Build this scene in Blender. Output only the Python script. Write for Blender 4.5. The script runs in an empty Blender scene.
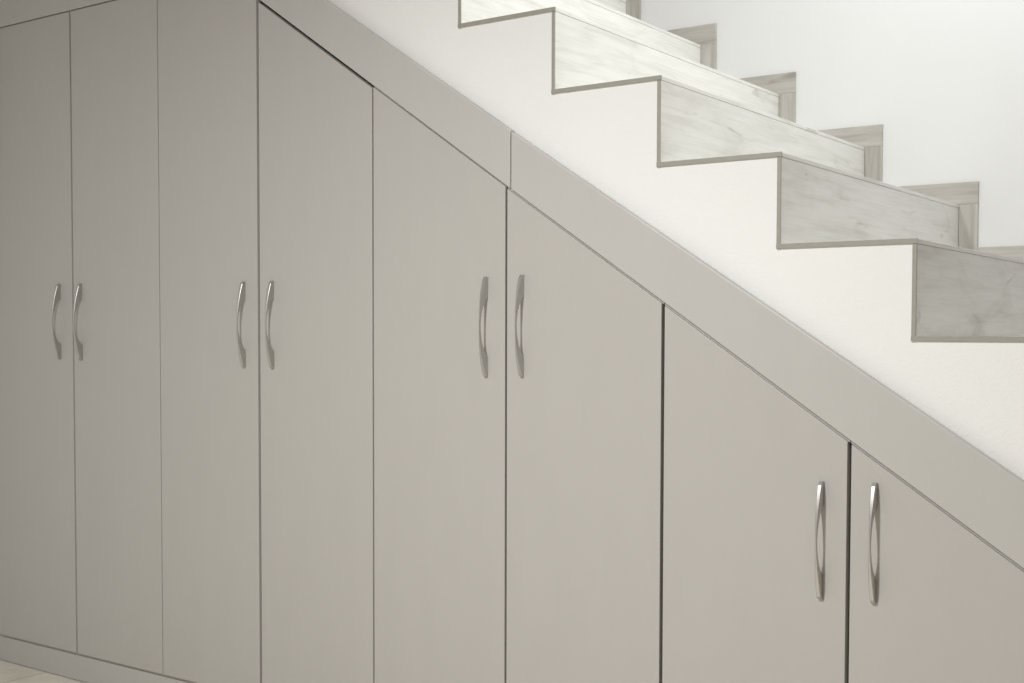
import bpy, bmesh, math
from mathutils import Matrix, Vector
from math import sin, cos, pi

scene = bpy.context.scene
col = scene.collection
ZO = 0.055                     # height of the survey zero above the floor

# ------------------------------------------------------------------ materials
def new_mat(name):
    m = bpy.data.materials.new(name); m.use_nodes = True
    nt = m.node_tree
    b = nt.nodes['Principled BSDF']
    return m, nt, b

def N(nt, typ, **kw):
    n = nt.nodes.new(typ)
    for k, v in kw.items(): setattr(n, k, v)
    return n

def coords(nt, scale=(1, 1, 1), rot=(0, 0, 0), random_shift=False):
    tc = N(nt, 'ShaderNodeTexCoord')
    mp = N(nt, 'ShaderNodeMapping')
    mp.inputs['Scale'].default_value = scale
    mp.inputs['Rotation'].default_value = rot
    nt.links.new(tc.outputs['Object'], mp.inputs['Vector'])
    if random_shift:
        oi = N(nt, 'ShaderNodeObjectInfo')
        mul = N(nt, 'ShaderNodeMath', operation='MULTIPLY'); mul.inputs[1].default_value = 37.0
        cb = N(nt, 'ShaderNodeCombineXYZ')
        nt.links.new(oi.outputs['Random'], mul.inputs[0])
        for a in 'XYZ': nt.links.new(mul.outputs[0], cb.inputs[a])
        nt.links.new(cb.outputs[0], mp.inputs['Location'])
    return mp.outputs['Vector']

def noise(nt, vec, scale, detail=4, rough=0.55, dist=0.0):
    n = N(nt, 'ShaderNodeTexNoise')
    n.inputs['Scale'].default_value = scale
    n.inputs['Detail'].default_value = detail
    n.inputs['Roughness'].default_value = rough
    n.inputs['Distortion'].default_value = dist
    nt.links.new(vec, n.inputs['Vector'])
    return n.outputs['Fac']

def ramp(nt, fac, stops):
    r = N(nt, 'ShaderNodeValToRGB')
    els = r.color_ramp.elements
    while len(els) < len(stops): els.new(0.5)
    for e, (p, c) in zip(els, stops):
        e.position = p; e.color = (*c, 1)
    nt.links.new(fac, r.inputs['Fac'])
    return r.outputs['Color']

def bump(nt, b, fac, strength, dist):
    bp = N(nt, 'ShaderNodeBump')
    bp.inputs['Strength'].default_value = strength
    bp.inputs['Distance'].default_value = dist
    nt.links.new(fac, bp.inputs['Height'])
    nt.links.new(bp.outputs['Normal'], b.inputs['Normal'])

def mix(nt, a, c, fac, mode='MIX'):
    m = N(nt, 'ShaderNodeMix', data_type='RGBA', blend_type=mode)
    if hasattr(fac, 'is_linked') or hasattr(fac, 'links'): nt.links.new(fac, m.inputs[0])
    else: m.inputs[0].default_value = fac
    nt.links.new(a, m.inputs[6]); nt.links.new(c, m.inputs[7])
    return m.outputs[2]

def laminate(name, base, var=0.012):
    m, nt, b = new_mat(name)
    v = coords(nt, (1, 1, 0.25))
    f = noise(nt, v, 14, 5, 0.6)
    lo = tuple(c * (1 - var) for c in base); hi = tuple(c * (1 + var) for c in base)
    nt.links.new(ramp(nt, f, [(0.3, lo), (0.7, hi)]), b.inputs['Base Color'])
    b.inputs['Roughness'].default_value = 0.42
    b.inputs['Specular IOR Level'].default_value = 0.35
    f2 = noise(nt, coords(nt), 350, 2)
    bump(nt, b, f2, 0.06, 0.0006)
    return m

def plaster(name, base, s=0.25, d=0.002, sc=160):
    m, nt, b = new_mat(name)
    v = coords(nt)
    f = noise(nt, v, 3, 4)
    lo = tuple(c * 0.985 for c in base)
    nt.links.new(ramp(nt, f, [(0.35, lo), (0.65, base)]), b.inputs['Base Color'])
    b.inputs['Roughness'].default_value = 0.85
    b.inputs['Specular IOR Level'].default_value = 0.2
    bump(nt, b, noise(nt, v, sc, 3, 0.6), s, d)
    return m

def wood_tile(name, axis, light, mid, dark, rough=0.42):
    """porcelain plank with a pale washed-oak print; grain runs along the given axis"""
    m, nt, b = new_mat(name)
    s = [26, 26, 26]; s['XYZ'.index(axis)] = 2.2
    v = coords(nt, tuple(s), random_shift=True)
    g = noise(nt, v, 1.6, 8, 0.62, 0.6)
    c1 = ramp(nt, g, [(0.30, dark), (0.47, mid), (0.66, light)])
    s2 = [9, 9, 9]; s2['XYZ'.index(axis)] = 2.6
    v2 = coords(nt, tuple(s2), random_shift=True)
    k = noise(nt, v2, 1.0, 5, 0.6, 1.2)
    c2 = ramp(nt, k, [(0.28, (0.80, 0.79, 0.77)), (0.46, (1, 1, 1))])
    c = mix(nt, c1, c2, 0.6, 'MULTIPLY')
    s4 = [160, 160, 160]; s4['XYZ'.index(axis)] = 5
    fs = noise(nt, coords(nt, tuple(s4), random_shift=True), 1.0, 4, 0.6, 0.3)
    c = mix(nt, c, ramp(nt, fs, [(0.36, (0.86, 0.86, 0.85)), (0.56, (1, 1, 1))]), 0.45, 'MULTIPLY')
    s3 = [16, 16, 16]; s3['XYZ'.index(axis)] = 7
    kn = noise(nt, coords(nt, tuple(s3), random_shift=True), 1.0, 2, 0.5, 0.8)
    c3 = ramp(nt, kn, [(0.26, (0.62, 0.60, 0.56)), (0.33, (1, 1, 1))])
    c = mix(nt, c, c3, 0.5, 'MULTIPLY')
    nt.links.new(c, b.inputs['Base Color'])
    b.inputs['Roughness'].default_value = rough
    b.inputs['Specular IOR Level'].default_value = 0.4
    bump(nt, b, g, 0.08, 0.001)
    return m

def flat(name, base, rough=0.5, metal=0.0, var=0.04, sc=60):
    m, nt, b = new_mat(name)
    f = noise(nt, coords(nt), sc, 3)
    lo = tuple(c * (1 - var) for c in base); hi = tuple(min(1, c * (1 + var)) for c in base)
    nt.links.new(ramp(nt, f, [(0.3, lo), (0.7, hi)]), b.inputs['Base Color'])
    b.inputs['Roughness'].default_value = rough
    b.inputs['Metallic'].default_value = metal
    return m

def floor_mat():
    m, nt, b = new_mat('floor_tile')
    v = coords(nt)
    br = N(nt, 'ShaderNodeTexBrick')
    br.offset = 0.0
    br.inputs['Scale'].default_value = 1.0
    br.inputs['Brick Width'].default_value = 0.60
    br.inputs['Row Height'].default_value = 0.60
    br.inputs['Mortar Size'].default_value = 0.003
    br.inputs['Color1'].default_value = (1, 1, 1, 1)
    br.inputs['Color2'].default_value = (0.96, 0.96, 0.96, 1)
    br.inputs['Mortar'].default_value = (0.62, 0.60, 0.55, 1)
    sh = N(nt, 'ShaderNodeMapping'); sh.inputs['Location'].default_value = (0.17, 0.22, 0)
    nt.links.new(v, sh.inputs['Vector']); nt.links.new(sh.outputs[0], br.inputs['Vector'])
    cl = noise(nt, v, 7, 7, 0.62, 1.0)
    c = ramp(nt, cl, [(0.32, (0.60, 0.57, 0.48)), (0.5, (0.70, 0.67, 0.58)), (0.68, (0.80, 0.77, 0.68))])
    nt.links.new(mix(nt, c, br.outputs['Color'], 1.0, 'MULTIPLY'), b.inputs['Base Color'])
    b.inputs['Roughness'].default_value = 0.3
    return m

M_door = laminate('grey_laminate', (0.476, 0.461, 0.438))
M_fascia = laminate('grey_laminate_board', (0.505, 0.492, 0.470))
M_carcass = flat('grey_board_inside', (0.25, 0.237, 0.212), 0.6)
M_plaster = plaster('white_textured_plaster', (0.845, 0.853, 0.84), 0.6, 0.0016, 170)
M_wall = plaster('white_paint', (0.735, 0.745, 0.742), 0.1, 0.001, 120)
M_riser = wood_tile('washed_oak_tile_riser', 'Y', (0.77, 0.77, 0.74), (0.73, 0.73, 0.695), (0.645, 0.645, 0.605))
M_tread = wood_tile('washed_oak_tile_tread', 'Y', (0.77, 0.77, 0.74), (0.73, 0.73, 0.695), (0.645, 0.645, 0.605))
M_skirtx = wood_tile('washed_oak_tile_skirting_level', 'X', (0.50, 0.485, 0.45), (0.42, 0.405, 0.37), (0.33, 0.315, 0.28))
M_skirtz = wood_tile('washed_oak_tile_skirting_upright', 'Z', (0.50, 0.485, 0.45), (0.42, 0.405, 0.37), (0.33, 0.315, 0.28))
M_edge = flat('grey_edge_trim', (0.33, 0.32, 0.28), 0.45)
M_nickel = flat('satin_nickel', (0.54, 0.53, 0.51), 0.42, 1.0, 0.03, 90)
M_joint = flat('dark_joint', (0.10, 0.09, 0.075), 0.8)

# ------------------------------------------------------------------ mesh helpers
def link(name, bm, mat, parent=None, smooth=False):
    bmesh.ops.recalc_face_normals(bm, faces=bm.faces)
    me = bpy.data.meshes.new(name); bm.to_mesh(me); bm.free()
    if smooth:
        for p in me.polygons: p.use_smooth = True
    me.materials.append(mat)
    o = bpy.data.objects.new(name, me); col.objects.link(o)
    if parent:
        o.parent = parent
        o.matrix_parent_inverse = Matrix.Translation(parent.location).inverted()
    return o

def add_prism(bm, pts, y0, y1, bev=0.0):
    """pts: outline in x,z; extruded from y0 (front) to y1"""
    f = [bm.verts.new((x, y0, z)) for x, z in pts]
    r = [bm.verts.new((x, y1, z)) for x, z in pts]
    n = len(pts); fs = [bm.faces.new(f), bm.faces.new(r[::-1])]
    for i in range(n):
        fs.append(bm.faces.new((f[i], r[i], r[(i + 1) % n], f[(i + 1) % n])))
    if bev:
        edges = [e for e in set(e for fc in fs for e in fc.edges)]
        bmesh.ops.bevel(bm, geom=edges, offset=bev, segments=2, affect='EDGES', profile=0.5)

def add_box(bm, x0, x1, y0, y1, z0, z1, bev=0.0):
    add_prism(bm, [(x0, z0), (x1, z0), (x1, z1), (x0, z1)], y0, y1, bev)

def prism(name, pts, y0, y1, mat, parent=None, bev=0.0):
    bm = bmesh.new(); add_prism(bm, pts, y0, y1, bev)
    return link(name, bm, mat, parent)

def box(name, x0, x1, y0, y1, z0, z1, mat, parent=None, bev=0.0):
    bm = bmesh.new(); add_box(bm, x0, x1, y0, y1, z0, z1, bev)
    return link(name, bm, mat, parent)

def thing(name, label, cat, loc, group=None):
    o = bpy.data.objects.new(name, None); col.objects.link(o)
    o.empty_display_size = 0.1
    o.location = loc
    return tag(o, label, cat, group)

def tag(o, label, cat, group=None):
    o['label'] = label; o['category'] = cat
    if group: o['group'] = group
    return o

def structure(o):
    o['kind'] = 'structure'; return o

# ------------------------------------------------------------------ key lines
XL = -0.46                                   # left end of the run of cupboards
Z_BOT = 0.0331 + ZO                          # underside of the doors
Z_TOP = 1.9627 + ZO                          # underside of the level top board
Z_CAP = 2.060 + ZO
JX = 1.6127                                  # joint between the two sloping boards
def low(x):                                  # underside of the sloping boards
    return ZO + (1.331 - 0.673 * (x - 1.6118) if x < 1.6118 else 1.331 - 0.664 * (x - 1.6118))
def upp(x):                                  # upper edge of the sloping boards
    return ZO + (1.4605 - 0.658 * (x - JX) if x < JX else 1.4590 - 0.6450 * (x - JX))
X_MIT_L = 1.6118 - (1.9627 - 1.331) / 0.673  # where level and sloping boards meet (underside)
X_MIT_U = JX - (2.060 - 1.4605) / 0.658

Y_DOOR, Y_BACK = 0.0, 0.018                  # door front and back planes
Y_WALL = 0.020                               # plastered side of the stairs
Y_FAR = 1.2397                               # far wall of the stairwell

# ------------------------------------------------------------------ floor and walls
f = box('floor', -0.55, 6.5, -5.0, Y_FAR + 0.15, -0.12, 0.0, floor_mat()); structure(f)
w = box('wall_back', -0.55, 6.5, Y_FAR, Y_FAR + 0.15, 0.0, 5.0, M_wall); structure(w)
w = box('wall_left', -0.55, XL - 0.006, -5.0, Y_FAR, 0.0, 5.0, M_wall); structure(w)

# ------------------------------------------------------------------ handles
def handle_bm(x, z, length=0.227):
    """bow handle: solid tapering feet, a bow springing clear of the door between them"""
    bm = bmesh.new()
    n = 36; half = length / 2
    rings = []
    for i in range(n + 1):
        t = -1 + 2 * i / n
        a = abs(t)
        outer = 0.0095 + 0.0195 * (1 - a ** 2.0) ** 0.9 if a < 1 else 0.0095
        s = max(0.0, 1 - (a / 0.60) ** 2)
        inner = 0.0260 * s ** 0.70
        if a > 0.94:                       # round over the tips
            outer -= 0.0035 * ((a - 0.94) / 0.06) ** 2
        inner = min(inner, outer - 0.0032)
        inner = max(inner, 0.0)
        wd = 0.0018 + 0.0024 * min(1, (a / 0.7) ** 1.5)
        r = min(0.0012, wd * 0.4)
        yo, yi = -outer, -inner
        zz = z + t * half
        ring = [(x - wd, yi), (x - wd, yo + r), (x - wd + r, yo), (x + wd - r, yo), (x + wd, yo + r), (x + wd, yi)]
        rings.append([bm.verts.new((px, py, zz)) for px, py in ring])
    for A, B in zip(rings, rings[1:]):
        m = len(A)
        for j in range(m):
            bm.faces.new((A[j], A[(j + 1) % m], B[(j + 1) % m], B[j]))
    bm.faces.new(rings[0]); bm.faces.new(rings[-1][::-1])
    return bm

# ------------------------------------------------------------------ cupboards
GAPS = {-1: .004, 0: .0078, 1: .0035, 2: .009, 3: .0045, 4: .0055, 5: .0075, 6: .0078, 7: .004}
HANDLES = {0: (-0.0640, 1.038), 1: (0.0420, 1.037), 2: (0.7462, 1.028), 3: (0.8535, 1.0275),
           4: (1.5460, 1.0215), 5: (1.6460, 1.0235), 6: (2.3470, 0.6115), 7: (2.4512, 0.6165)}
DOORTOP_GAP = {0: .0035, 1: .0035, 2: .005, 3: .0085, 4: .0042, 5: .0060, 6: .0066, 7: .0062}
cab_labels = [
    'tall grey two-door cupboard at the left end, with level door tops',
    'tall grey two-door cupboard under the upper end of the sloping board',
    'mid-height grey two-door cupboard below the joint in the sloping board',
    'lowest grey two-door cupboard, under the bottom of the stairs']

def top_line(x, g):
    return min(Z_TOP, low(x)) - g

def door_outline(x0, x1, g):
    pts = [(x0, Z_BOT), (x1, Z_BOT), (x1, top_line(x1, g))]
    if x0 < X_MIT_L < x1: pts.append((X_MIT_L, Z_TOP - g))
    pts.append((x0, top_line(x0, g)))
    return pts

for c in range(4):
    xa, xb = (2 * c - 1) * 0.4, (2 * c + 1) * 0.4
    root = thing('cupboard', cab_labels[c], 'cupboard', ((xa + xb) / 2, 0.3, 0.0), 'grey cupboards built under the stairs')
    # carcass: sides, base, back and the top following the slope
    bm = bmesh.new()
    y0, y1 = 0.0215, 0.58
    t = 0.018; e = 0.0008
    g = 0.012
    def tl(x): return top_line(x, g)
    for (p, q) in ((xa + e, xa + t), (xb - t, xb - e)):
        add_prism(bm, [(p, Z_BOT - .012), (q, Z_BOT - .012), (q, tl(q)), (p, tl(p))], y0, y1)
    add_box(bm, xa + t, xb - t, y0, y1, Z_BOT - .006, Z_BOT + t)
    tops = [xa + t] + ([X_MIT_L] if xa < X_MIT_L < xb else []) + [xb - t]
    for p, q in zip(tops, tops[1:]):
        add_prism(bm, [(p, tl(p) - t), (q, tl(q) - t), (q, tl(q)), (p, tl(p))], y0, y1)
    back = [(xa + t, Z_BOT + t), (xb - t, Z_BOT + t)] + [(q, tl(q) - t) for q in tops[::-1]]
    add_prism(bm, back, y1 - 0.008, y1)
    xm = (xa + xb) / 2                         # upright behind the meeting doors
    add_prism(bm, [(xm - .012, Z_BOT + t), (xm + .012, Z_BOT + t), (xm + .012, tl(xm + .012) - t), (xm - .012, tl(xm - .012) - t)], y0, y1 - 0.01)
    link('carcass', bm, M_carcass, root)
    for s in (0, 1):
        k = 2 * c + s
        x0 = (k - 1) * 0.4 + GAPS[k - 1] / 2
        x1 = k * 0.4 - GAPS[k] / 2
        d = prism('door', door_outline(x0, x1, DOORTOP_GAP[k]), Y_DOOR, Y_BACK, M_door, root, bev=0.0010)
        hx, hz = HANDLES[k]
        h = link('handle', handle_bm(hx, hz + ZO), M_nickel, d, smooth=False)
        h.matrix_parent_inverse = Matrix.Translation(root.location).inverted() @ Matrix.Identity(4)
        h.matrix_parent_inverse = Matrix.Identity(4)
        h['label'] = 'curved satin metal bow handle'

    for s in (0, 1):
        k = 2 * c + s
        if k == 3: continue                    # that joint is open and dark
        p, q = (k - 1) * 0.4 + .001, k * 0.4 - .001
        dd = 0.006
        segs = [(p, X_MIT_L), (X_MIT_L, q)] if p < X_MIT_L < q else [(p, q)]
        bm = bmesh.new()
        for p2, q2 in segs:
            gg = DOORTOP_GAP[k] - .0002
            add_prism(bm, [(p2, top_line(p2, gg)), (q2, top_line(q2, gg)), (q2, top_line(q2, .0003)), (p2, top_line(p2, .0003))], dd, 0.0205)
        link('filler_strip', bm, M_fascia, root)

    if c == 3:                                 # fixed three-cornered panel closing the foot of the slope
        g = 0.006
        prism('end_panel', [(2.802, Z_BOT), (3.398, Z_BOT), (3.398, low(3.398) - g), (2.802, low(2.802) - g)], Y_DOOR, Y_BACK, M_door, root, bev=0.0010)
    if c == 0:                                 # scribed filler between the first door and the wall
        box('end_filler', XL, -0.4025, 0.004, 0.0205, Z_BOT, Z_TOP - .0035, M_fascia, root, 0.0008)

# ------------------------------------------------------------------ boards round the cupboards
b = prism('fascia_board', [(XL, Z_TOP), (X_MIT_L, Z_TOP), (X_MIT_U, Z_CAP), (XL, Z_CAP)], -0.002, Y_BACK, M_fascia, None, 0.0015)
tag(b, 'level grey board along the top of the leftmost cupboard doors', 'board', 'grey boards framing the cupboards')
jx = 0.0011
b = prism('fascia_board', [(X_MIT_L + .001, Z_TOP), (JX - jx, low(JX - jx)), (JX - jx, upp(JX - jx)), (X_MIT_U + .001, Z_CAP)], -0.002, Y_BACK, M_fascia, None, 0.0025)
tag(b, 'upper length of the sloping grey board, left of the upright joint', 'board', 'grey boards framing the cupboards')
XE = 3.40
b = prism('fascia_board', [(JX + jx, low(JX + jx)), (XE, low(XE)), (XE, upp(XE)), (JX + jx, upp(JX + jx))], -0.002, Y_BACK, M_fascia, None, 0.0025)
tag(b, 'lower length of the sloping grey board, right of the upright joint', 'board', 'grey boards framing the cupboards')
bm = bmesh.new()
add_box(bm, XL, 3.40, 0.008, 0.0185, 0.0015, Z_BOT - 0.0095, 0.001)
add_box(bm, XL, 3.40, 0.0105, 0.0182, Z_BOT - 0.0100, Z_BOT - 0.0006)     # tongue behind the shadow gap
b = link('plinth_board', bm, M_fascia)
tag(b, 'long low grey plinth board on the floor under the cupboard doors', 'board', 'grey boards framing the cupboards')

# ------------------------------------------------------------------ staircase
RUN, RISE = 0.26488, 0.1796
NX, NZ = 1.71613, 1.72141 + ZO
I0, I1 = -7, 8
T = 0.009                                    # tile thickness
LAID = {-1: .008, 0: .0035, 1: .0022, 2: .005, 3: .007}   # the tiler's small irregularities
nx = lambda i: NX + i * RUN + LAID.get(i, .005)
nz = lambda i: NZ - i * RISE
stair = thing('staircase', 'white plastered staircase with washed grey wood-look tile steps above the cupboards', 'staircase', (NX, 0.63, 0.0))

# plastered body: stepped top, sloping underside
pts = []
xs_end = nx(I1) - T
xl = XL - 0.004
pts.append((xl, nz(I0) - T))
for i in range(I0, I1 + 1):
    pts.append((nx(i) - T, nz(i) - T))
    pts.append((nx(i) - T, (nz(i + 1) - T) if i < I1 else 0.001))
x_f = 3.45
pts.append((x_f, 0.001))
pts.append((x_f, low(x_f) + 0.015))
pts.append((JX, low(JX) + 0.015))
pts.append((X_MIT_L, Z_TOP + 0.03))
pts.append((xl, Z_TOP + 0.03))
prism('plaster_side', pts, Y_WALL, Y_FAR - 0.002, M_plaster, stair)
YS = Y_WALL - 0.0025                         # tiles stand just proud of the plaster
for i in range(I0, I1 + 1):
    x, z = nx(i), nz(i)
    zb = nz(i + 1) if i < I1 else 0.002
    bm = bmesh.new(); add_box(bm, x - T + .0003, x - 0.0005, YS + .0004, Y_FAR - .0015, zb + .0004, z - T - .0003, 0.0004)
    r = link('riser', bm, M_riser, stair)
    box('edge_strip', x - T - 0.0005, x - 0.0012, YS - 0.0015, YS + 0.0002, zb - T, z - T, M_edge, r, 0.0004)
    xb = nx(i - 1) - T if i > I0 else XL - 0.003
    bm = bmesh.new(); add_box(bm, xb + .0004, x, YS + .0004, Y_FAR - .0015, z - T + .0002, z, 0.0007)
    tr = link('tread', bm, M_tread, stair)
    box('edge_strip', xb - 0.001, x, YS - 0.0019, YS + 0.0002, z - T + 0.0009, z + 0.0012, M_edge, tr, 0.0004)
for o in list(bpy.data.objects):
    if o.name.startswith('edge_strip'):
        o.matrix_parent_inverse = Matrix.Identity(4)
# stepped skirting on the far wall
SK, SH = 0.0505, 0.061
for i in range(I0, I1 + 1):
    x, z = nx(i), nz(i)
    xp = nx(i - 1) + SK if i > I0 else XL
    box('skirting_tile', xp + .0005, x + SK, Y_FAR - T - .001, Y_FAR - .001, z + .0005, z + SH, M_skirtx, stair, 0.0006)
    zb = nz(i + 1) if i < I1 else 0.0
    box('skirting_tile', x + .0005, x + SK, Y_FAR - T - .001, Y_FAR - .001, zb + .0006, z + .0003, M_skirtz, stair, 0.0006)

# ------------------------------------------------------------------ light
wd = bpy.data.worlds.new('room_light'); scene.world = wd; wd.use_nodes = True
bg = wd.node_tree.nodes['Background']
bg.inputs['Color'].default_value = (1.0, 0.85, 0.765, 1); bg.inputs['Strength'].default_value = 0.225

def area(name, loc, aim, size, energy, color, shape='DISK', sy=None):
    L = bpy.data.lights.new(name, 'AREA'); L.shape = shape; L.size = size
    if sy: L.size_y = sy
    L.energy = energy; L.color = color
    o = bpy.data.objects.new(name, L); col.objects.link(o); o.location = loc
    o.rotation_euler = (Vector(aim) - Vector(loc)).to_track_quat('-Z', 'Y').to_euler()
    return o
area('ceiling_lamp', (1.93, -1.95, 2.36), (1.93, -1.9, 0.0), 0.20, 73, (1.0, 1.0, 0.985))
area('stairwell_lamp', (2.68, 0.32, 3.07), (1.72, 0.44, 1.6), 0.8, 34, (0.99, 1.0, 0.99))

# ------------------------------------------------------------------ camera
yaw, pit, rol, F, PY = 0.61725, -0.03822, 0.00225, 1240.083, 37.787
fw = Vector((-sin(yaw) * cos(pit), cos(yaw) * cos(pit), sin(pit)))
r = Vector((cos(yaw), sin(yaw), 0)); u = r.cross(fw)
r2 = r * cos(rol) + u * sin(rol); u2 = u * cos(rol) - r * sin(rol)
cd = bpy.data.cameras.new('camera'); cam = bpy.data.objects.new('camera', cd); col.objects.link(cam)
M = Matrix((r2, u2, -fw)).transposed().to_4x4(); M.translation = Vector((3.23309, -2.27703, 1.00996 + ZO))
cam.matrix_world = M
cd.sensor_width = 36.0; cd.sensor_fit = 'HORIZONTAL'; cd.lens = F / 1024 * 36.0; cd.shift_y = PY / 1024
cd.clip_start = 0.05
scene.camera = cam
scene.view_settings.view_transform = 'Standard'
scene.view_settings.look = 'None'
scene.view_settings.exposure = 0.0
